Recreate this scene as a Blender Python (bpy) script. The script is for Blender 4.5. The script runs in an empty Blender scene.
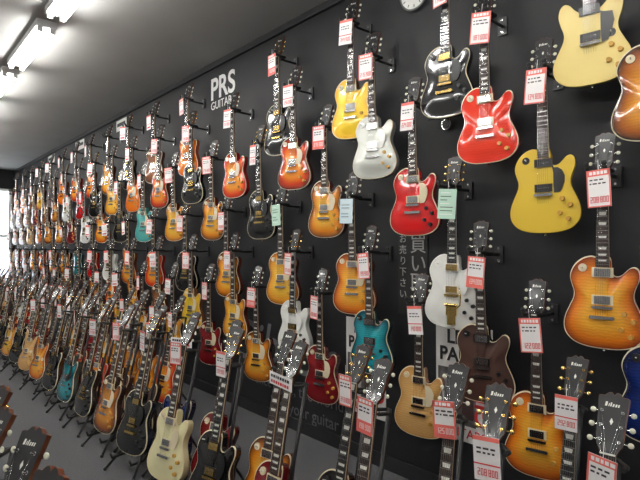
import bpy, math, random
from mathutils import Vector, Matrix
random.seed(7)
S = bpy.context.scene
try:
    S.view_settings.view_transform = 'Standard'
    S.view_settings.look = 'None'
except Exception: pass
COL = S.collection
EYE = 1.55
WALLX = 2.75

# ------------------------------------------------------------------ materials
def new_mat(name):
    m = bpy.data.materials.new(name); m.use_nodes = True
    nt = m.node_tree
    return m, nt, nt.nodes['Principled BSDF']

def setin(b, **k):
    for n, v in k.items():
        n = n.replace('_', ' ')
        if n in b.inputs: b.inputs[n].default_value = v

def simple(name, col, rough=0.4, metal=0.0, coat=0.0, noise=0.0, nscale=40, bump=0.0):
    m, nt, b = new_mat(name)
    c = (*col, 1)
    setin(b, Base_Color=c, Roughness=rough, Metallic=metal, Coat_Weight=coat, Coat_Roughness=0.08)
    if noise > 0 or bump > 0:
        tc = nt.nodes.new('ShaderNodeTexCoord'); n = nt.nodes.new('ShaderNodeTexNoise')
        n.inputs['Scale'].default_value = nscale; n.inputs['Detail'].default_value = 4
        nt.links.new(tc.outputs['Object'], n.inputs['Vector'])
        if noise > 0:
            r = nt.nodes.new('ShaderNodeValToRGB')
            r.color_ramp.elements[0].position = .3; r.color_ramp.elements[1].position = .7
            r.color_ramp.elements[0].color = (*[x*(1-noise) for x in col], 1)
            r.color_ramp.elements[1].color = (*[min(1, x*(1+noise)) for x in col], 1)
            nt.links.new(n.outputs['Fac'], r.inputs['Fac']); nt.links.new(r.outputs['Color'], b.inputs['Base Color'])
        if bump > 0:
            bp = nt.nodes.new('ShaderNodeBump'); bp.inputs['Strength'].default_value = bump; bp.inputs['Distance'].default_value = .01
            nt.links.new(n.outputs['Fac'], bp.inputs['Height']); nt.links.new(bp.outputs['Normal'], b.inputs['Normal'])
    return m

def emis(name, col, strength):
    m, nt, b = new_mat(name)
    setin(b, Base_Color=(*col, 1), Emission_Color=(*col, 1), Emission_Strength=strength)
    return m

def finish(name, centre, mid, edge, flame=0.0, metal=0.0, rough=0.18, coat=1.0, stops=(.45, .78, .97)):
    m, nt, b = new_mat(name)
    a = nt.nodes.new('ShaderNodeAttribute'); a.attribute_name = 'rad'
    r = nt.nodes.new('ShaderNodeValToRGB'); cr = r.color_ramp
    cr.elements[0].position = stops[0]; cr.elements[0].color = (*centre, 1)
    cr.elements[1].position = stops[2]; cr.elements[1].color = (*edge, 1)
    e = cr.elements.new(stops[1]); e.color = (*mid, 1)
    nt.links.new(a.outputs['Fac'], r.inputs['Fac'])
    src = r.outputs['Color']
    if flame > 0:
        tc = nt.nodes.new('ShaderNodeTexCoord'); w = nt.nodes.new('ShaderNodeTexWave')
        w.wave_type = 'BANDS'; w.bands_direction = 'Z'
        w.inputs['Scale'].default_value = 22; w.inputs['Distortion'].default_value = 5; w.inputs['Detail'].default_value = 2
        w.inputs['Detail Scale'].default_value = 1.5
        nt.links.new(tc.outputs['Object'], w.inputs['Vector'])
        mr = nt.nodes.new('ShaderNodeMapRange'); mr.inputs['To Min'].default_value = 1-flame; mr.inputs['To Max'].default_value = 1.0
        nt.links.new(w.outputs['Fac'], mr.inputs['Value'])
        vm = nt.nodes.new('ShaderNodeVectorMath'); vm.operation = 'SCALE'
        nt.links.new(src, vm.inputs[0]); nt.links.new(mr.outputs['Result'], vm.inputs['Scale'])
        src = vm.outputs['Vector']
    nt.links.new(src, b.inputs['Base Color'])
    setin(b, Roughness=rough, Metallic=metal, Coat_Weight=coat, Coat_Roughness=0.06)
    return m

# ------------------------------------------------------------------ mesh builder
class MB:
    def __init__(s): s.v = []; s.f = []; s.m = []; s.sm = []; s.r = []
    def vert(s, p, r=1.0): s.v.append(tuple(p)); s.r.append(r); return len(s.v)-1
    def face(s, idx, mat=0, smooth=False): s.f.append(tuple(idx)); s.m.append(mat); s.sm.append(smooth)
    def loop(s, pts, r=1.0): return [s.vert(p, r) for p in pts]
    def bridge(s, a, b, mat, smooth=True):
        n = len(a)
        for i in range(n): s.face((a[i], a[(i+1) % n], b[(i+1) % n], b[i]), mat, smooth)
    def prism(s, pts_a, pts_b, mat, capmat=None, smooth=False):
        a = s.loop(pts_a); b = s.loop(pts_b)
        s.bridge(a, b, mat, smooth)
        a2 = s.loop(pts_a); b2 = s.loop(pts_b)
        s.face(a2[::-1], mat); s.face(b2, mat if capmat is None else capmat)
    def box(s, c, d, mat, M=None):
        x, y, z = c; a, b, e = d[0]/2, d[1]/2, d[2]/2
        P = [Vector((x+i*a, y+j*b, z+k*e)) for k in (-1, 1) for i, j in ((-1, -1), (1, -1), (1, 1), (-1, 1))]
        if M: P = [M @ p for p in P]
        q = [s.vert(p) for p in P]
        for f in ((3, 2, 1, 0), (4, 5, 6, 7), (0, 1, 5, 4), (1, 2, 6, 5), (2, 3, 7, 6), (3, 0, 4, 7)):
            s.face([q[i] for i in f], mat)
    def cyl(s, a, b, r1, r2, mat, n=12, capmat=None):
        a = Vector(a); b = Vector(b); d = (b-a).normalized()
        u = d.orthogonal().normalized(); w = d.cross(u)
        pa = [a+(u*math.cos(t)+w*math.sin(t))*r1 for t in [2*math.pi*i/n for i in range(n)]]
        pb = [b+(u*math.cos(t)+w*math.sin(t))*r2 for t in [2*math.pi*i/n for i in range(n)]]
        s.prism(pa, pb, mat, capmat, True)
    def tube(s, path, r, mat, n=8):
        P = [Vector(p) for p in path]; prev = None; up = None
        for i, p in enumerate(P):
            d = (P[min(i+1, len(P)-1)]-P[max(i-1, 0)]).normalized()
            if up is None: up = d.orthogonal().normalized()
            up = (up-d*up.dot(d)).normalized(); w = d.cross(up)
            ring = s.loop([p+(up*math.cos(t)+w*math.sin(t))*r for t in [2*math.pi*k/n for k in range(n)]])
            if prev: s.bridge(prev, ring, mat, True)
            else: s.face(ring[::-1], mat)
            prev = ring
        s.face(prev, mat)
    def ball(s, c, r, mat, n=8, m=5):
        c = Vector(c); r = Vector(r) if not isinstance(r, (int, float)) else Vector((r, r, r)); prev = None
        top = s.vert(c+Vector((0, 0, r.z)))
        rings = []
        for j in range(1, m):
            a = math.pi*j/m
            rings.append(s.loop([c+Vector((r.x*math.sin(a)*math.cos(t), r.y*math.sin(a)*math.sin(t), r.z*math.cos(a))) for t in [2*math.pi*k/n for k in range(n)]]))
        bot = s.vert(c-Vector((0, 0, r.z)))
        for k in range(n):
            s.face((top, rings[0][k], rings[0][(k+1) % n]), mat, True)
            s.face((bot, rings[-1][(k+1) % n], rings[-1][k]), mat, True)
        for j in range(len(rings)-1): s.bridge(rings[j+1], rings[j], mat, True)
    def mesh(s, name, mats):
        me = bpy.data.meshes.new(name); me.from_pydata(s.v, [], s.f); me.update()
        for m in mats: me.materials.append(m)
        me.polygons.foreach_set('material_index', s.m); me.polygons.foreach_set('use_smooth', s.sm)
        at = me.attributes.new('rad', 'FLOAT', 'POINT'); at.data.foreach_set('value', s.r)
        return me

def add(name, me, loc=(0, 0, 0), rot=(0, 0, 0)):
    o = bpy.data.objects.new(name, me); o.location = loc; o.rotation_euler = rot; COL.objects.link(o); return o

def catmull(P, per=4, closed=True):
    out = []; n = len(P)
    for i in range(n):
        p0, p1, p2, p3 = P[(i-1) % n], P[i], P[(i+1) % n], P[(i+2) % n]
        for k in range(per):
            t = k/per
            out.append(tuple(.5*((2*p1[j])+(-p0[j]+p2[j])*t+(2*p0[j]-5*p1[j]+4*p2[j]-p3[j])*t*t+(-p0[j]+3*p1[j]-3*p2[j]+p3[j])*t**3) for j in (0, 1)))
    return out

# ------------------------------------------------------------------ guitar (cm, x right / y along the neck / h toward player)
SINGLE = [(-2.8, 42.4), (-5.4, 42.9), (-8.7, 41.9), (-11.8, 39.4), (-13.8, 36.0), (-14.4, 32.6), (-13.5, 29.0), (-12.6, 26), (-12.9, 22.8), (-14.6, 18.8), (-16.4, 14.4),
          (-17.1, 10.0), (-16.1, 5.8), (-12.6, 2.2), (-7, .4), (0, 0), (7, .4), (12.6, 2.2), (16.1, 5.8), (17.1, 10.0), (16.4, 14.4), (14.6, 18.8),
          (12.9, 22.8), (12.6, 26), (13.4, 29.0), (14.4, 31.8), (14.8, 34.4), (14.3, 36.8), (12.9, 38.0), (11.1, 37.7), (9.3, 36.0), (7.4, 34.2), (5.2, 33.7), (3.6, 35.4), (2.7, 42.3)]
DOUBLE = [(-2.8, 36.5), (-4.4, 35.6), (-6.6, 37.4), (-8.8, 40.2), (-11.2, 41.2), (-13.2, 39.4), (-13.9, 35.6), (-13.0, 31.2), (-12.0, 28.2), (-11.6, 25.6), (-12.2, 22.6), (-14.2, 18.4), (-16.3, 14),
          (-16.9, 9.8), (-15.8, 5.6), (-12.2, 2.0), (-6.8, .3), (0, 0)]
DOUBLE = DOUBLE + [(-x, y) for x, y in DOUBLE[-2::-1]]
OFFSET = [(-2.8, 38.5), (-4.2, 37.6), (-6.2, 39.2), (-8.6, 43.2), (-10.8, 45.6), (-12.8, 44.6), (-13.3, 40), (-12.4, 34.6), (-11.2, 30), (-11.0, 26), (-11.9, 22), (-14, 17.6), (-15.8, 13.4),
          (-16, 9.0), (-14.6, 5.0), (-11, 1.8), (-6, .3), (0, 0), (6, .3), (11, 1.8), (14.6, 5.0), (16, 9.0), (15.6, 13.4), (13.8, 17.6), (11.6, 21.8), (10.6, 25.4), (11.4, 29.4), (12.8, 33.4), (13.0, 37.6),
          (11.6, 39.6), (9.6, 38.2), (7.4, 35.4), (5.0, 34), (3.6, 34.4), (2.8, 36.4)]
HEAD = [(-2.15, 0), (-2.5, .9), (-3.5, 2.6), (-3.75, 5), (-3.85, 10), (-4.25, 15.6), (-4.3, 17.2), (-3.6, 17.5), (-2.6, 17.5), (-1.6, 18.5), (-.8, 18.7), (0, 17.8)]
HEAD = HEAD + [(-x, y) for x, y in HEAD[-2::-1]]
NUT = 82.0
TOP, SIDE, BIND, NECK, FB, INL, MET, HFACE, GUARD, PBLK, KNOB, BTN, COVER, WIRE = range(14)

def P(x, y, h): return Vector((x/100, -h/100, y/100))

def build_guitar(shape, arched=True, guard=True, pick='hum', bigsby=False):
    mb = MB()
    outl = catmull({'single': SINGLE, 'double': DOUBLE, 'offset': OFFSET}[shape], 4)
    cx, cy = 0, 17.5
    def ring(sc, h, r=None): return mb.loop([P(cx+(x-cx)*sc, cy+(y-cy)*sc, h) for x, y in outl], sc if r is None else r)
    edge_h = 5.0 if arched else 4.4
    # sides
    a = ring(.965, 0); b = ring(.99, .25); c = ring(1, .7); d = ring(1, edge_h-.65)
    mb.bridge(b, a, SIDE); mb.bridge(c, b, SIDE); mb.bridge(d, c, SIDE)
    cap = ring(.965, 0); cc = mb.vert(P(cx, cy, 0))
    for i in range(len(cap)): mb.face((cap[i], cap[(i+1) % len(cap)], cc), SIDE)
    bm = BIND if arched else SIDE
    d2 = ring(1, edge_h-.65); e = ring(1, edge_h-.12); e2 = ring(.992, edge_h); e3 = ring(.975, edge_h+.02)
    mb.bridge(e, d2, bm); mb.bridge(e2, e, bm); mb.bridge(e3, e2, bm if arched else TOP)
    scs = [.975, .94, .9, .85, .8, .74, .66, .56, .45, .3, .15]
    prev = None
    def th(sc):
        if not arched: return edge_h+.02
        t = max(0, min(1, (.96-sc)/.6)); return edge_h+.02+1.25*(t*t*(3-2*t))
    for sc in scs:
        r = ring(sc, th(sc))
        if prev: mb.bridge(r, prev, TOP)
        prev = r
    c0 = mb.vert(P(cx, cy, th(0)), 0)
    for i in range(len(prev)): mb.face((prev[(i+1) % len(prev)], prev[i], c0), TOP, True)
    H = edge_h+(1.25 if arched else 0)      # top level in the middle
    FBH = H+.75
    # neck shaft
    prevr = None
    for y, w, dep in ((37.5, 5.6, 3.0), (43.8, 5.5, 3.6), (46, 5.4, 2.6), (52, 5.2, 2.3), (65, 4.8, 2.2), (78, 4.4, 2.1), (NUT, 4.3, 2.2), (NUT+3, 4.6, 1.6)):
        pts = []
        hh = FBH-.55 if y <= NUT else FBH-1.3
        for k in range(9):
            an = math.pi*k/8
            pts.append(P(w/2*math.cos(an), y, hh-dep*math.sin(an)**.8))
        rg = mb.loop(pts)
        if prevr:
            mb.bridge(rg, prevr, NECK, True)
        prevr = rg
    # fretboard
    def w_at(y): return 5.7+(4.3-5.7)*(y-38)/(NUT-38)
    y0 = 38.0
    A = [P(-w_at(y0)/2, y0, FBH-.6), P(w_at(y0)/2, y0, FBH-.6), P(w_at(NUT)/2, NUT, FBH-.6), P(-w_at(NUT)/2, NUT, FBH-.6)]
    B = [p+Vector((0, -.006, 0)) for p in A]
    mb.prism(A, B, BIND, FB)
    k = .93
    q = [P(-w_at(y0)/2*k, y0+.15, FBH+.015), P(w_at(y0)/2*k, y0+.15, FBH+.015), P(w_at(NUT)/2*k, NUT-.1, FBH+.015), P(-w_at(NUT)/2*k, NUT-.1, FBH+.015)]
    mb.face(mb.loop(q), FB)
    # frets + inlays
    SL = NUT-19.2
    fy = [NUT-SL*(1-2**(-i/12)) for i in range(0, 23)]
    for i in range(1, 22):
        if fy[i] < 38.4: break
        w = w_at(fy[i])/2*.97
        mb.box(P(0, fy[i], FBH+.05), (2*w/100, .001, .0018), WIRE)
    for i in (1, 3, 5, 7, 9, 12, 15, 17, 19):
        if i == 1 and pick != 'custom': continue
        ya, yb = fy[i-1]-.45, fy[i]+.45
        if i > 14: ya, yb = fy[i-1]-.25, fy[i]+.25
        w1 = w_at(ya)/2*.66; w2 = w1*.86
        if pick == 'p90':
            yc = (ya+yb)/2
            mb.cyl(P(0, yc, FBH), P(0, yc, FBH+.03), .0035, .0035, INL, 8)
        else:
            mb.face(mb.loop([P(-w2, yb, FBH+.03), P(w2, yb, FBH+.03), P(w1, ya, FBH+.03), P(-w1, ya, FBH+.03)]), INL)
    mb.box(P(0, NUT+.2, FBH-.05), (.043, .007, .005), INL)
    # headstock (tilted back 15 deg)
    ta = math.radians(15)
    def HP(x, y, h): return P(x, NUT+.3+y*math.cos(ta)+h*math.sin(ta), FBH-.2-y*math.sin(ta)+h*math.cos(ta))
    fr = [HP(x, y, 0) for x, y in HEAD]; bk = [HP(x, y, -1.5) for x, y in HEAD]
    mb.prism(bk[::-1], fr[::-1], NECK)
    fc = mb.loop([HP(x*.99, .1+y*.985, .04) for x, y in HEAD]); mb.face(fc[::-1], HFACE)
    # truss cover and logo inlay
    mb.face(mb.loop([HP(-1.1, .8, .1), HP(1.1, .8, .1), HP(.35, 3.8, .1), HP(-.35, 3.8, .1)]), PBLK)
    lx = -2.3
    for wd, hg in ((.8, 1.3), (.35, .9), (.5, 1.2), (.6, .8), (.6, .8), (.5, .8)):
        mb.face(mb.loop([HP(lx, 14.2-.1, .08), HP(lx+wd*.8, 14.2, .08), HP(lx+wd*.8+.15, 14.2+hg, .08), HP(lx+.15, 14.2+hg, .08)]), INL)
        lx += wd+.15
    mb.face(mb.loop([HP(0, 8.5, .08), HP(.5, 9.6, .08), HP(0, 10.7, .08), HP(-.5, 9.6, .08)]), INL)
    for sgn in (-1, 1):
        for yy in (3.8, 8.2, 12.6):
            xx = sgn*(2.5+.03*yy)
            mb.cyl(HP(xx, yy, 0), HP(xx, yy, .25), .0048, .0048, MET, 10)
            mb.cyl(HP(xx, yy, .2), HP(xx, yy, 1.5), .003, .0026, MET, 8)
            mb.cyl(HP(sgn*3.4, yy, -.9), HP(sgn*5.0, yy, -.9), .0022, .0022, MET, 6)
            mb.box(HP(xx, yy, -1.7), (.014, .006, .02), MET)
            c = HP(sgn*5.6, yy, -.9)
            mb.ball(c, (.009, .0042, .0085), BTN, 10, 6)
    # strings
    for k in range(6):
        xb = (k-2.5)*1.0; xn = (k-2.5)*.7
        sgn = -1 if k < 3 else 1
        yp = (3.8, 8.2, 12.6)[k if k < 3 else 5-k]
        pts = [P(xb, 14.8, H+1.3), P(xb, 19.2, H+1.75), P(xn, NUT, FBH+.25), HP(sgn*(2.5+.03*yp), yp, .8)]
        mb.tube(pts, .0006+.00012*(5-k)*.6, WIRE, 3)
    # pickups
    if pick in ('hum', 'custom'):
        for yy in (22.6, 35.3):
            mb.box(P(0, yy, H+.1), (.089, .007, .045), GUARD if pick == 'hum' else PBLK)
            mb.box(P(0, yy, H+.6), (.068, .009, .036), COVER)
            for k in range(6): mb.cyl(P((k-2.5)*1.0, yy+.9, H+1.0), P((k-2.5)*1.0, yy+.9, H+1.12), .0022, .0022, WIRE, 6)
    else:
        for yy in (22.6, 35.3):
            mb.box(P(0, yy, H+.3), (.086, .010, .040), PBLK)
            for k in range(6): mb.cyl(P((k-2.5)*1.0, yy, H+.8), P((k-2.5)*1.0, yy, H+.87), .0022, .0022, WIRE, 6)
    # bridge / tail
    mb.box(P(0, 19.2, H+1.2), (.076, .009, .013), MET)
    for sx in (-3.9, 3.9):
        mb.cyl(P(sx, 19.2, H-.2), P(sx, 19.2, H+1.3), .006, .006, MET, 12)
    if bigsby:
        mb.box(P(0, 8.0, H+.3), (.05, .006, .12), MET); mb.cyl(P(-3.6, 13.6, H+1.0), P(3.6, 13.6, H+1.0), .009, .009, MET, 12)
        mb.box(P(-2.6, 11, H+.5), (.01, .01, .07), MET); mb.box(P(2.6, 11, H+.5), (.01, .01, .07), MET)
        mb.tube([P(3.6, 12, H+1.6), P(6, 14, H+2.8), P(6.5, 19, H+3.6), P(5.5, 24, H+3.2)], .004, MET)
    elif pick != 'p90':
        mb.box(P(0, 14.6, H+1.0), (.088, .011, .015), MET)
        for sx in (-4.5, 4.5): mb.cyl(P(sx, 14.6, H-.2), P(sx, 14.6, H+1.7), .0085, .0085, MET, 12)
    # knobs, switch, guard
    for x, y in ((8.8, 16.8), (12.4, 13.6), (7.6, 9.8), (11.4, 6.8)):
        hb = H-1.0 if arched else H-.1
        mb.cyl(P(x, y, hb), P(x, y, hb+1.7), .0125, .0105, KNOB, 14)
    sx, sy = (-8.6, 37.2) if shape == 'single' else (8.8, 22.5)
    if shape == 'offset': sx, sy = (8.6, 22.0)
    mb.cyl(P(sx, sy, H-1.0 if arched else H-.1), P(sx, sy, H-.3 if arched else H+.15), .019, .019, GUARD if pick != 'p90' else PBLK, 18)
    mb.cyl(P(sx, sy, H-.4), P(sx, sy+.4, H+1.6), .0035, .003, INL, 8)
    if guard:
        if pick == 'p90' and shape == 'double':
            g = [(2.8, 38.3), (3.6, 34.2), (6, 33), (9.5, 32.4), (10.2, 28), (9.0, 23), (7.5, 19.5), (4.8, 18.8), (4.5, 24), (4.5, 30), (4.5, 33.0), (-4.6, 33.2), (-4.6, 37.4), (-2.9, 37.6), (-2.8, 38.3)]
        else:
            g = [(3.1, 37.3), (3.5, 34.0), (5.0, 32.6), (7.0, 32.4), (8.9, 31.0), (10.1, 28), (9.9, 25), (8.7, 21.6), (7.6, 20.1), (5.0, 20.0), (4.75, 24), (4.75, 30), (3.3, 37.3)]
        hg = H+.25
        mb.prism([P(x, y, hg) for x, y in g], [P(x, y, hg+.22) for x, y in g], PBLK if pick == 'p90' else GUARD)
    mb.cyl(P(0, .3, 2.5), P(0, -1.2, 2.5), .004, .0075, MET, 10)
    import bmesh
    me = mb.mesh('guitar_shape', [])
    bm_ = bmesh.new(); bm_.from_mesh(me); bmesh.ops.recalc_face_normals(bm_, faces=bm_.faces); bm_.to_mesh(me); bm_.free()
    return me

M_cream = simple('aged_cream_plastic', (.72, .62, .42), .35, coat=.3)
M_white = simple('white_plastic', (.85, .85, .82), .35, coat=.3)
M_black = simple('black_plastic', (.012, .012, .013), .3, coat=.4)
M_neckm = simple('mahogany_neck', (.12, .035, .015), .35, coat=.2, noise=.3, nscale=25)
M_fb = simple('rosewood_fretboard', (.035, .018, .012), .65, noise=.4, nscale=60)
M_eb = simple('ebony_fretboard', (.01, .009, .009), .6, noise=.3, nscale=60)
M_pearl = simple('pearl_inlay', (.78, .77, .7), .25, coat=.5, noise=.12, nscale=80)
M_chrome = simple('chrome', (.75, .75, .76), .15, metal=1)
M_gold = simple('gold_hardware', (.83, .58, .2), .2, metal=1)
M_head = simple('black_headstock_face', (.006, .006, .007), .4, coat=.2)
M_amber = simple('amber_knob', (.55, .3, .06), .25, coat=.6)
M_btn = simple('tuner_button', (.68, .66, .52), .3, coat=.4)

F = {}
def fin(k, *a, side=(.12, .02, .01), gold=False, cust=False, **kw):
    F[k] = (finish(k+'_finish', *a, **kw), simple(k+'_back', side, .2, coat=.9), gold, cust)
fin('honey_burst', (.88, .42, .04), (.74, .19, .012), (.22, .03, .008), flame=.14, side=(.22, .05, .02))
fin('amber_burst', (.86, .44, .04), (.72, .23, .012), (.08, .015, .006), flame=.12, stops=(.4, .72, .97))
fin('lemon_burst', (.88, .50, .05), (.80, .34, .025), (.34, .09, .012), flame=.15)
fin('cherry_burst', (.88, .33, .025), (.70, .06, .008), (.36, .007, .006), flame=.12, side=(.3, .01, .01))
fin('tobacco_burst', (.70, .28, .03), (.33, .085, .010), (.02, .008, .005), flame=.12, side=(.04, .015, .01))
fin('fire_burst', (.88, .28, .015), (.62, .045, .008), (.08, .005, .004), flame=.1, stops=(.4, .74, .97))
fin('red', (.58, .010, .010), (.54, .008, .008), (.35, .004, .005), side=(.35, .01, .01))
fin('scarlet', (.76, .04, .010), (.73, .032, .010), (.66, .022, .008), flame=.1, side=(.5, .03, .01))
fin('wine', (.22, .008, .012), (.2, .007, .01), (.12, .005, .008), side=(.12, .006, .008))
fin('black', (.006, .006, .007), (.006, .006, .007), (.006, .006, .007), side=(.006, .006, .007), gold=True, cust=True)
fin('white', (.82, .82, .78), (.82, .82, .78), (.8, .8, .75), side=(.78, .78, .72), gold=True, cust=True)
fin('silver', (.60, .61, .56), (.58, .59, .54), (.5, .5, .45), metal=.55, rough=.35, side=(.4, .4, .36))
fin('gold_top', (.88, .60, .02), (.86, .54, .015), (.75, .40, .012), metal=.1, rough=.3, side=(.2, .07, .02))
fin('tv_yellow', (.66, .45, .03), (.66, .45, .03), (.62, .41, .025), side=(.55, .37, .03), rough=.35, coat=.5)
fin('tv_cream', (.74, .58, .19), (.74, .58, .19), (.70, .53, .16), side=(.6, .48, .18), rough=.35, coat=.5)
fin('cream', (.78, .72, .42), (.78, .72, .42), (.74, .66, .36), side=(.7, .62, .34))
fin('brown', (.06, .022, .014), (.055, .02, .013), (.045, .017, .011), side=(.035, .014, .01), rough=.5, coat=.1)
fin('walnut', (.28, .10, .035), (.2, .065, .025), (.08, .025, .012), flame=.2, side=(.1, .03, .015))
fin('teal', (.02, .34, .38), (.012, .22, .27), (.003, .04, .065), flame=.25, side=(.02, .05, .05))
fin('sea_green', (.10, .45, .42), (.08, .4, .38), (.05, .3, .3), flame=.1, side=(.06, .3, .28))
fin('blue', (.01, .035, .20), (.008, .02, .12), (.004, .01, .05), flame=.25, side=(.01, .01, .05))
fin('natural', (.72, .42, .15), (.66, .37, .12), (.55, .28, .08), flame=.15, side=(.35, .14, .06), rough=.3)
fin('orange', (.85, .22, .012), (.8, .18, .01), (.62, .10, .008), flame=.15, side=(.3, .06, .02))

SH = {}; GM = {}
def guitar_mesh(f, shape='single', guard=True, pick=None, arched=True, bigsby=False):
    top, side, gold, cust = F[f]
    if pick is None: pick = 'custom' if cust else 'hum'
    key = (f, shape, guard, pick, arched, bigsby)
    if key in GM: return GM[key]
    sk = key[1:]
    if sk not in SH: SH[sk] = build_guitar(shape, arched, guard, pick, bigsby)
    me = SH[sk].copy(); me.name = 'guitar_'+f
    hw = M_gold if gold else M_chrome
    for m in (top, side, M_white if f == 'white' else M_cream, M_neckm, M_eb if cust else M_fb, M_pearl, hw, M_head,
              (M_black if f in ('black', 'brown', 'blue', 'teal') else M_white if f in ('silver', 'white') else M_cream),
              M_black, (M_black if cust or f in ('teal', 'brown', 'red') else M_amber), (hw if cust else M_btn), hw, M_chrome):
        me.materials.append(m)
    GM[key] = me
    return me

# ------------------------------------------------------------------ hanger & stand
M_rub = simple('black_foam', (.012, .012, .012), .6)
M_blk = simple('black_steel', (.018, .018, .02), .45, coat=.1)
def hanger_mesh():
    mb = MB()   # origin = guitar origin on the wall; local -Y toward room
    z = (NUT+1.3)/100
    mb.box((0, .143, z-.02), (.055, .012, .10), 0)
    for zz in (-.055, .015): mb.cyl((0, .137, z+zz), (0, .134, z+zz), .006, .006, 2, 10)
    mb.tube([(0, .138, z-.02), (0, .02, z-.02), (0, -.005, z-.015)], .009, 0)
    mb.tube([(-.038, -.005, z-.012), (0, -.005, z-.016), (.038, -.005, z-.012)], .009, 0)
    for s in (-1, 1):
        mb.tube([(s*.038, 0, z-.012), (s*.038, -.05, z-.010), (s*.038, -.096, z-.008), (s*.038, -.106, z+.012)], .0105, 1, 10)
        mb.ball((s*.038, -.107, z+.016), .013, 1)
    return mb.mesh('hanger', [M_blk, M_rub, M_chrome])
HANG = hanger_mesh()
def stand_mesh():
    mb = MB()   # z=0 floor; guitar bottom rests at y=0,z=.12
    hub = (0, .10, .30)
    for s in (-1, 1):
        mb.tube([hub, (s*.10, .0, .15), (s*.16, -.12, .012)], .009, 0)
        mb.ball((s*.16, -.12, .013), .013, 1)
        mb.tube([(0, .10, .26), (s*.10, .06, .14), (s*.11, .0, .095), (s*.11, -.10, .095), (s*.11, -.112, .13)], .009, 1)
    mb.tube([hub, (0, .2, .15), (0, .3, .012)], .009, 0); mb.ball((0, .3, .013), .013, 1)
    mb.tube([(0, .10, .22), (0, .145, .5), (0, .24, .88)], .010, 0)
    mb.ball((0, .12, .36), (.02, .02, .03), 0)
    mb.tube([(-.045, .10, .90), (-.04, .17, .885), (0, .23, .88), (.04, .17, .885), (.045, .10, .90)], .008, 1)
    return mb.mesh('stand', [M_blk, M_rub])
STAND = stand_mesh()

# ------------------------------------------------------------------ price tags
T_W, T_C, T_R, T_K, T_M, T_B = range(6)
tagm = [simple('tag_white_card', (.90, .87, .86), .5), simple('tag_coral', (.84, .17, .14), .5), simple('tag_red_ink', (.66, .02, .03), .5),
        simple('tag_black_ink', (.03, .03, .03), .5), simple('tag_mint_card', (.52, .74, .60), .5), simple('tag_sky_card', (.66, .80, .86), .5)]
tags = MB()
SEG = {'0': 'abcdef', '1': 'bc', '2': 'abged', '3': 'abgcd', '4': 'fgbc', '5': 'afgcd', '6': 'afgedc', '7': 'abc', '8': 'abcdefg', '9': 'abcdfg'}
def rect(M, x0, z0, x1, z1, lift, mat):
    tags.face(tags.loop([M @ Vector((x0, -lift, z0)), M @ Vector((x1, -lift, z0)), M @ Vector((x1, -lift, z1)), M @ Vector((x0, -lift, z1))]), mat)
def digit(M, ch, x, z, w, h, lift, mat):
    t = w*.28
    R = {'a': (x, z+h-t, x+w, z+h), 'g': (x, z+h/2-t/2, x+w, z+h/2+t/2), 'd': (x, z, x+w, z+t), 'f': (x, z+h/2, x+t, z+h), 'b': (x+w-t, z+h/2, x+w, z+h), 'e': (x, z, x+t, z+h/2), 'c': (x+w-t, z, x+w, z+h/2)}
    for k in SEG[ch]: rect(M, *R[k], lift, mat)
def tag(M, w=.104, h=.17, style=None, detail=True):
    """M: matrix with origin at the tag centre, -Y facing the viewer"""
    if style is None: style = random.choice('aaabcc' if detail else 'aaccc')
    base = {'m': T_M, 's': T_B}.get(style, T_W)
    if style == 'h': w, h = .20, .06
    tags.box((0, 0, 0), (w, .0015, h), base, M)
    H2, W2 = h/2, w/2
    if style == 'h':
        for r in range(2):
            x = -W2*.85; z = .012-r*.026
            while x < W2*.7:
                ww = random.uniform(.008, .02); rect(M, x, z-.007, x+ww, z+.007, .002, T_K if r == 0 else T_R); x += ww+.005
        return
    tags.box((0, .004, H2+.02), (.0015, .0015, .05), T_W, M)
    if style in 'ms':
        for r in range(7):
            z = H2-.02-r*h*.12
            rect(M, -W2*.75, z-.004, -W2*.75+w*.75*random.uniform(.5, 1), z, .002, T_K if r % 3 else T_W)
        return
    b = .006
    if style in 'ab':
        rect(M, -W2, H2-h*.17, W2, H2, .0015, T_C)
        rect(M, -W2, -H2, -W2+b, H2, .0015, T_C); rect(M, W2-b, -H2, W2, H2, .0015, T_C); rect(M, -W2, -H2, W2, -H2+b, .0015, T_C)
    if style == 'b': rect(M, -W2, -H2, W2, -H2+h*.36, .0016, T_C)
    if style == 'c': rect(M, -W2, -H2+h*.36, W2, -H2+h*.39, .0015, T_R); rect(M, -W2, H2-h*.10, W2, H2, .0015, T_C)
    if not detail:
        rect(M, -W2*.7, -H2+h*.1, W2*.7, -H2+h*.2, .002, T_R if style != 'b' else T_W); return
    if style in 'ab':
        x = -W2*.75
        while x < W2*.6:
            ww = random.uniform(.008, .016); rect(M, x, H2-h*.13, x+ww, H2-h*.045, .002, T_W); x += ww+.004
    for r in range(2):
        z = H2-h*(.27+.10*r); x = -W2*.74
        while x < W2*.5:
            ww = random.uniform(.006, .02); rect(M, x, z-.003, x+ww, z+.003, .002, T_K); x += ww+.006
    num = str(random.randint(98, 348))+random.choice(['000', '800', '900'])
    dw = w*.095; x = -W2*.72
    mt = T_W if style == 'b' else T_R
    for i, ch in enumerate(num):
        digit(M, ch, x, -H2+h*.12, dw, h*.16, .0025, mt); x += dw*1.32
        if i == 2: x += dw*.4
def tag_on(o, zl=.73, yl=-.128, style=None, detail=True, **k):
    p = o.matrix_basis @ Vector((random.uniform(-.008, .008), yl, zl+random.uniform(-.015, .01)))
    rz = o.rotation_euler[2]+math.radians(random.uniform(-18, 14))
    M = Matrix.Translation(p) @ Matrix.Rotation(rz, 4, 'Z') @ Matrix.Rotation(math.radians(random.uniform(-5, 5)), 4, 'Y')
    tag(M, style=style, detail=detail, **k)

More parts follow.
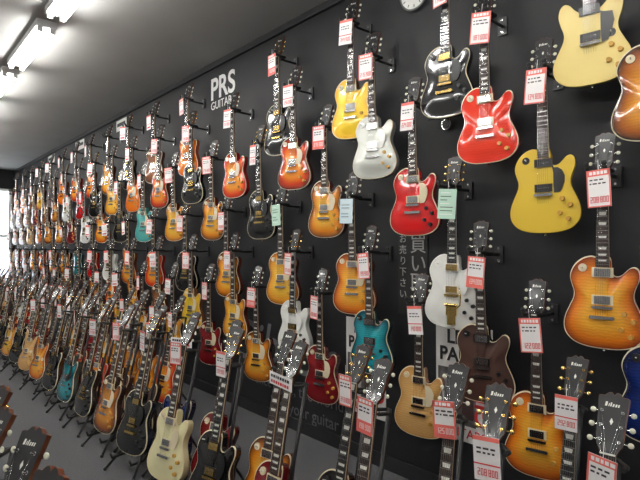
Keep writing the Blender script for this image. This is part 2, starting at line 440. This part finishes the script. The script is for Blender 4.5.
# ------------------------------------------------------------------ wall guitars
GX = 2.6
ROWZ = {'A': .99, 'B': .685, 'C': .295, 'D': -.245, 'E': -.63, 'F': -.94}
def wall_guitar(s, row, f, tagstyle=None, has_tag=True, **kw):
    me = guitar_mesh(f, **kw)
    z = EYE+ROWZ[row]-.22
    # guitars are swivelled a little toward the shop entrance
    rz = math.radians(-90+11+random.uniform(-4, 4)); ry = math.radians(random.uniform(-1.0, 1.0))
    o = add('electric_guitar', me, (GX, s, z), (0, ry, rz))
    add('guitar_hanger', HANG, (GX, s, z), (0, 0, math.radians(-90)))
    bpy.context.view_layer.update()
    if has_tag: tag_on(o, style=tagstyle, detail=s < 6)
    return o
D = 2.6
near = {
 'A': [(.387, 'tv_cream', dict(shape='double', pick='p90', arched=False)), (.70, 'black', {}), (1.007, 'gold_top', dict(guard=False)), (1.34, 'black', dict(pick='hum')), (1.97, 'orange', {}), (2.31, 'walnut', {})],
 'B': [(.285, 'tobacco_burst', dict(guard=False)), (.598, 'scarlet', dict(guard=False)), (.923, 'silver', {}), (1.262, 'fire_burst', {}), (1.606, 'cherry_burst', {}), (1.93, 'black', {}), (2.25, 'fire_burst', {})],
 'C': [(.475, 'tv_yellow', dict(pick='p90', arched=False)), (.793, 'red', {}), (1.112, 'amber_burst', {}), (1.438, 'black', {}), (1.766, 'amber_burst', {}), (2.09, 'lemon_burst', {}), (2.42, 'sea_green', {})],
 'D': [(.37, 'honey_burst', dict(guard=False)), (.687, 'white', dict(bigsby=True, pick='hum')), (1.0, 'honey_burst', {}), (1.32, 'lemon_burst', {}), (1.65, 'amber_burst', {}), (1.98, 'black', {}), (2.3, 'cherry_burst', {})],
 'E': [(.283, 'blue', {}), (.61, 'brown', dict(guard=False)), (.934, 'teal', dict(guard=False)), (1.262, 'white', {}), (1.60, 'lemon_burst', {}), (1.93, 'gold_top', {}), (2.25, 'walnut', {})],
 'F': [(.49, 'honey_burst', dict(guard=False)), (.78, 'natural', {}), (1.13, 'wine', {}), (1.455, 'amber_burst', {}), (1.78, 'wine', {}), (2.1, 'lemon_burst', {}), (2.42, 'honey_burst', {})],
}
far_cols = ['honey_burst', 'amber_burst', 'lemon_burst', 'cherry_burst', 'natural', 'honey_burst', 'walnut', 'walnut', 'black', 'wine', 'tobacco_burst', 'orange', 'fire_burst', 'white', 'teal', 'brown', 'amber_burst', 'red', 'black']
for row, lst in near.items():
    for s, f, kw in lst:
        ts = {('D', .687): 'm', ('D', 1.32): 'm', ('D', 1.0): 's', ('C', .475): 'a', ('E', .61): 'b', ('A', .70): 'a', ('B', .598): 'a', ('C', .793): 'c', ('D', .37): 'a'}.get((row, s))
        wall_guitar(s*D, row, f, tagstyle=ts, **kw)
    s = (lst[-1][0]+.31)*D
    while s < 14.4:
        f = random.choice(far_cols)
        sh = random.choice(['single', 'single', 'single', 'offset'])
        wall_guitar(s, row, f, shape=sh, guard=(sh == 'single'), has_tag=random.random() < .6)
        s += .76+random.uniform(-.03, .03)

# ------------------------------------------------------------------ floor guitars
def floor_guitar(L, s, f, rz=-80, tilt=-13, tg=True, style=None, **kw):
    me = guitar_mesh(f, **kw)
    rz = math.radians(rz+random.uniform(-5, 5))
    o = add('electric_guitar', me, (L, s, .115), (math.radians(tilt), 0, rz))
    add('guitar_stand', STAND, (L, s, 0), (0, 0, rz))
    bpy.context.view_layer.update()
    if tg: tag_on(o, zl=random.uniform(.74, .80), yl=-.115, detail=abs(s) < 5, style=style, w=.085, h=.138)
front = ['wine', 'black', 'tobacco_burst', 'black', 'amber_burst', 'brown', 'black', 'wine', 'amber_burst', 'black', 'wine', 'cream', 'blue', 'black', 'brown', 'tobacco_burst', 'walnut', 'black', 'cherry_burst', 'teal', 'fire_burst', 'black', 'black', 'honey_burst', 'brown', 'natural']
s = .06; i = 0
while s < 14.2:
    f = front[i] if i < len(front) else random.choice(far_cols+['black', 'wine', 'brown', 'tobacco_burst'])
    sh = 'single' if i < 12 or random.random() < .7 else random.choice(['double', 'offset'])
    st = 'h' if i in (7, 12, 16, 20) else None
    floor_guitar(1.40 if i % 2 else 1.56, s, f, shape=sh, guard=(sh == 'single'), tg=random.random() < .85, style=st)
    s += .272; i += 1
for s in (.20, .56, .92):
    floor_guitar(2.05, s, random.choice(['black', 'wine', 'tobacco_burst']))
s = 4.6
while s < 14.2:
    floor_guitar(2.07, s, random.choice(far_cols+['black', 'wine', 'tobacco_burst', 'brown']), tg=random.random() < .6)
    s += .42
for k, f in enumerate(['black', 'wine', 'walnut', 'black', 'wine', 'black', 'tobacco_burst', 'wine']):
    floor_guitar(.10+(k % 2)*.04, 1.10+k*.27, f, rz=-66, tg=False)

tme = tags.mesh('price_tags', tagm); add('price_tags', tme)

# ------------------------------------------------------------------ room
def room_box(name, c, d, mat):
    mb = MB(); mb.box((0, 0, 0), d, 0); return add(name, mb.mesh(name, [mat]), c)
CEIL = EYE+1.97
M_wall = simple('black_painted_wall', (.0075, .0075, .0095), .62, noise=.15, nscale=3, bump=.05)
M_ceil = simple('ceiling_paint', (.52, .52, .50), .85, noise=.04, nscale=2, bump=.03)
M_floor = simple('grey_carpet', (.075, .075, .08), .95, noise=.25, nscale=120, bump=.4)
M_side = simple('grey_wall_paint', (.30, .30, .29), .8, noise=.05, nscale=3)
Y0, Y1, X0 = -3.0, 15.0, -4.5
room_box('wall_right', (WALLX+.05, (Y0+Y1)/2, CEIL/2), (.1, Y1-Y0, CEIL), M_wall)
room_box('wall_left', (X0-.05, (Y0+Y1)/2, CEIL/2), (.1, Y1-Y0, CEIL), M_side)
room_box('wall_back', ((X0+WALLX)/2, Y0-.05, CEIL/2), (WALLX-X0+.2, .1, CEIL), M_side)
room_box('wall_far', ((X0+WALLX)/2, Y1+.05, CEIL/2), (WALLX-X0+.2, .1, CEIL), M_wall)
room_box('floor', ((X0+WALLX)/2, (Y0+Y1)/2, -.05), (WALLX-X0+.2, Y1-Y0+.2, .1), M_floor)
room_box('ceiling', ((X0+WALLX)/2, (Y0+Y1)/2, CEIL+.05), (WALLX-X0+.2, Y1-Y0+.2, .1), M_ceil)
room_box('baseboard_right', (WALLX-.008, (Y0+Y1)/2, .05), (.016, Y1-Y0, .1), M_blk)
room_box('trim_1', (WALLX-.015, (Y0+Y1)/2, CEIL-.03), (.03, Y1-Y0, .06), M_blk)
# far window
mb = MB()
mb.box((0, 0, 0), (1.7, .02, 2.3), 0)
for x in (-.85, 0, .85): mb.box((x, -.02, 0), (.06, .05, 2.36), 1)
for z in (-1.15, .0, 1.15): mb.box((0, -.02, z), (1.76, .05, .06), 1)
add('window_1', mb.mesh('window_1', [emis('daylit_glass', (.85, .92, 1), 3.0), M_white]), (1.78, Y1-.02, 1.85))

# fluorescent fixtures
M_tube = emis('fluorescent_tube', (1, .985, .95), 54)
M_fix = simple('white_enamel', (.8, .8, .78), .4)
mb = MB()
mb.box((0, 0, -.03), (.16, 1.28, .06), 1)
for x in (-.05, .05):
    mb.cyl((x, -.6, -.085), (x, .6, -.085), .016, .016, 0, 10)
    for y in (-.61, .61): mb.box((x, y, -.07), (.04, .03, .06), 1)
FIX = mb.mesh('fixture', [M_tube, M_fix])
for L in (1.13, -2.2):
    y = -2.2
    while y < 14.5:
        add('fluorescent_ceiling_light', FIX, (L, y, CEIL)); y += 1.55

# ------------------------------------------------------------------ wall graphics
def wtext(name, txt, s, z, size, mat, parent=None, rot=0, x=WALLX-.004, align='CENTER', shear=0):
    cu = bpy.data.curves.new(name, 'FONT'); cu.body = txt; cu.size = size; cu.align_x = align; cu.align_y = 'CENTER'
    cu.extrude = .001; cu.shear = shear
    cu.materials.append(mat)
    o = bpy.data.objects.new(name, cu); COL.objects.link(o)
    M = Matrix.Translation((x, s, z)) @ Matrix.Rotation(math.radians(-90), 4, 'Z') @ Matrix.Rotation(math.radians(90), 4, 'X') @ Matrix.Rotation(math.radians(rot), 4, 'Z')
    o.matrix_world = M
    if parent: o.parent = parent; o.matrix_parent_inverse = parent.matrix_world.inverted()
    return o
I_w = simple('ink_white', (.8, .8, .78), .6); I_k = simple('ink_black', (.02, .02, .02), .6); I_r = simple('ink_red', (.6, .02, .03), .6)
I_g = simple('vinyl_grey', (.14, .14, .15), .5); I_p = simple('poster_paper', (.80, .78, .76), .6, noise=.06, nscale=10)
def empty(name, loc):
    o = bpy.data.objects.new(name, None); o.location = loc; o.empty_display_size = .1; COL.objects.link(o)
    bpy.context.view_layer.update(); return o
e = empty('wall_logo_lettering', (WALLX-.004, 4.72, EYE+1.66))
wtext('letters_main', 'PRS', 4.72, EYE+1.68, .32, I_w, e).data.offset = .006
wtext('letters_small', 'GUITARS', 4.72, EYE+1.51, .12, I_w, e)
e = empty('wall_slogan_lettering', (WALLX-.004, 3.6, EYE-1.0))
wtext('letters_main', 'Gibson', 3.75, EYE-.90, .55, I_g, e, shear=.25)
wtext('letters_line_1', 'once again, the world', 3.5, EYE-1.22, .14, I_g, e); wtext('letters_line_2', 'best your guitar', 3.4, EYE-1.38, .14, I_g, e)

def poster(s, z, w, h, roll=0):
    e_ = MB(); e_.box((0, 0, 0), (w, .002, h), 0)
    def r(x0, z0, x1, z1, l, m): e_.face(e_.loop([(x0, -l, z0), (x1, -l, z0), (x1, -l, z1), (x0, -l, z1)]), m)
    r(-w*.46, -h*.36, w*.22, h*.12, .002, 1)
    r(-w*.36, -h*.33, -w*.1, h*.06, .003, 2); r(-w*.02, -h*.3, w*.18, -h*.05, .003, 3)
    return add('guitar_poster', e_.mesh('poster', [I_p, simple('photo_grey', (.12, .11, .11), .6, noise=.6, nscale=18), simple('photo_light', (.45, .43, .4), .6, noise=.5, nscale=25), simple('photo_dark', (.06, .03, .03), .6)]),
               (WALLX-.006, s, z), (0, math.radians(roll), math.radians(-90)))
for s_, z_ in ((2.66, EYE-.87), (1.83, EYE-.83)):
    p = poster(s_, z_, .40, .70); bpy.context.view_layer.update()
    wtext('title', 'LES', s_+.03, z_+.275, .12, I_k, p, x=WALLX-.010).data.offset = .003
    wtext('title_second', 'PAUL', s_+.03, z_+.165, .12, I_k, p, x=WALLX-.010).data.offset = .003
    wtext('side_title', 'GIBSON', s_-.14, z_+.02, .145, I_r, p, rot=90, x=WALLX-.010).data.offset = .003
    wtext('foot_title', 'GUITARS', s_, z_-.30, .08, I_r, p, x=WALLX-.010)
mb = MB(); mb.box((0, 0, 0), (.25, .002, .56), 0)
p = add('calligraphy_poster', mb.mesh('calligraphy_poster', [simple('black_paper', (.015, .015, .015), .5)]), (WALLX-.006, 2.22, EYE-.17), (0, 0, math.radians(-90)))
bpy.context.view_layer.update()
I_s = simple('ink_soft_white', (.40, .40, .39), .6)
for k, ch in enumerate('買い取り'): wtext('glyph_%d' % (k+1), ch, 2.17, EYE+.02-k*.13, .14, I_s, p, x=WALLX-.010)
for k, ch in enumerate('お売り下さい'): wtext('glyph_small_%d' % (k+1), ch, 2.30, EYE+.06-k*.075, .065, I_s, p, x=WALLX-.010)

# clock + small round
mb = MB()
mb.cyl((0, 0, 0), (0, -.03, 0), .125, .125, 0, 40); mb.cyl((0, -.03, 0), (0, -.032, 0), .112, .112, 1, 40)
for k in range(12):
    a = k*math.pi/6; M = Matrix.Rotation(a, 4, 'Y'); mb.box((0, -.033, .095), (.005, .002, .018), 2, M)
mb.box((0, -.035, .025), (.007, .002, .06), 2, Matrix.Rotation(1.0, 4, 'Y')); mb.box((0, -.036, .04), (.005, .002, .09), 2, Matrix.Rotation(-.6, 4, 'Y'))
add('wall_clock', mb.mesh('wall_clock', [M_chrome, M_white, I_k]), (WALLX, 2.18, EYE+1.71), (0, 0, math.radians(-90)))
mb = MB(); mb.cyl((0, 0, 0), (0, -.02, 0), .04, .036, 0, 24); mb.cyl((0, -.02, 0), (0, -.023, 0), .028, .026, 1, 24)
add('wall_thermometer', mb.mesh('wall_thermometer', [M_chrome, M_blk]), (WALLX, 1.94, EYE+.78), (0, 0, math.radians(-90)))
for s_, z_, w_ in ((7.6, 1.80, .4), (9.6, 1.80, .5), (11.5, 1.80, .5)):
    mb = MB(); mb.box((0, 0, 0), (w_, .004, .16), 0); mb.box((0, -.003, .01), (w_*.8, .002, .05), 1)
    add('brand_sign_card', mb.mesh('brand_sign_card', [M_white, I_k]), (WALLX-.006, s_, EYE+z_), (0, 0, math.radians(-90)))

# ------------------------------------------------------------------ world + camera
w = bpy.data.worlds.new('world'); S.world = w; w.use_nodes = True
w.node_tree.nodes['Background'].inputs[0].default_value = (.6, .65, .7, 1); w.node_tree.nodes['Background'].inputs[1].default_value = .3
cam = bpy.data.cameras.new('camera'); cam.lens = 518/640*36; cam.sensor_width = 36; cam.clip_start = .05
c = bpy.data.objects.new('camera', cam); COL.objects.link(c)
c.location = (0, 0, EYE); c.rotation_euler = (math.radians(90.88), 0, math.radians(-40.9))
S.camera = c
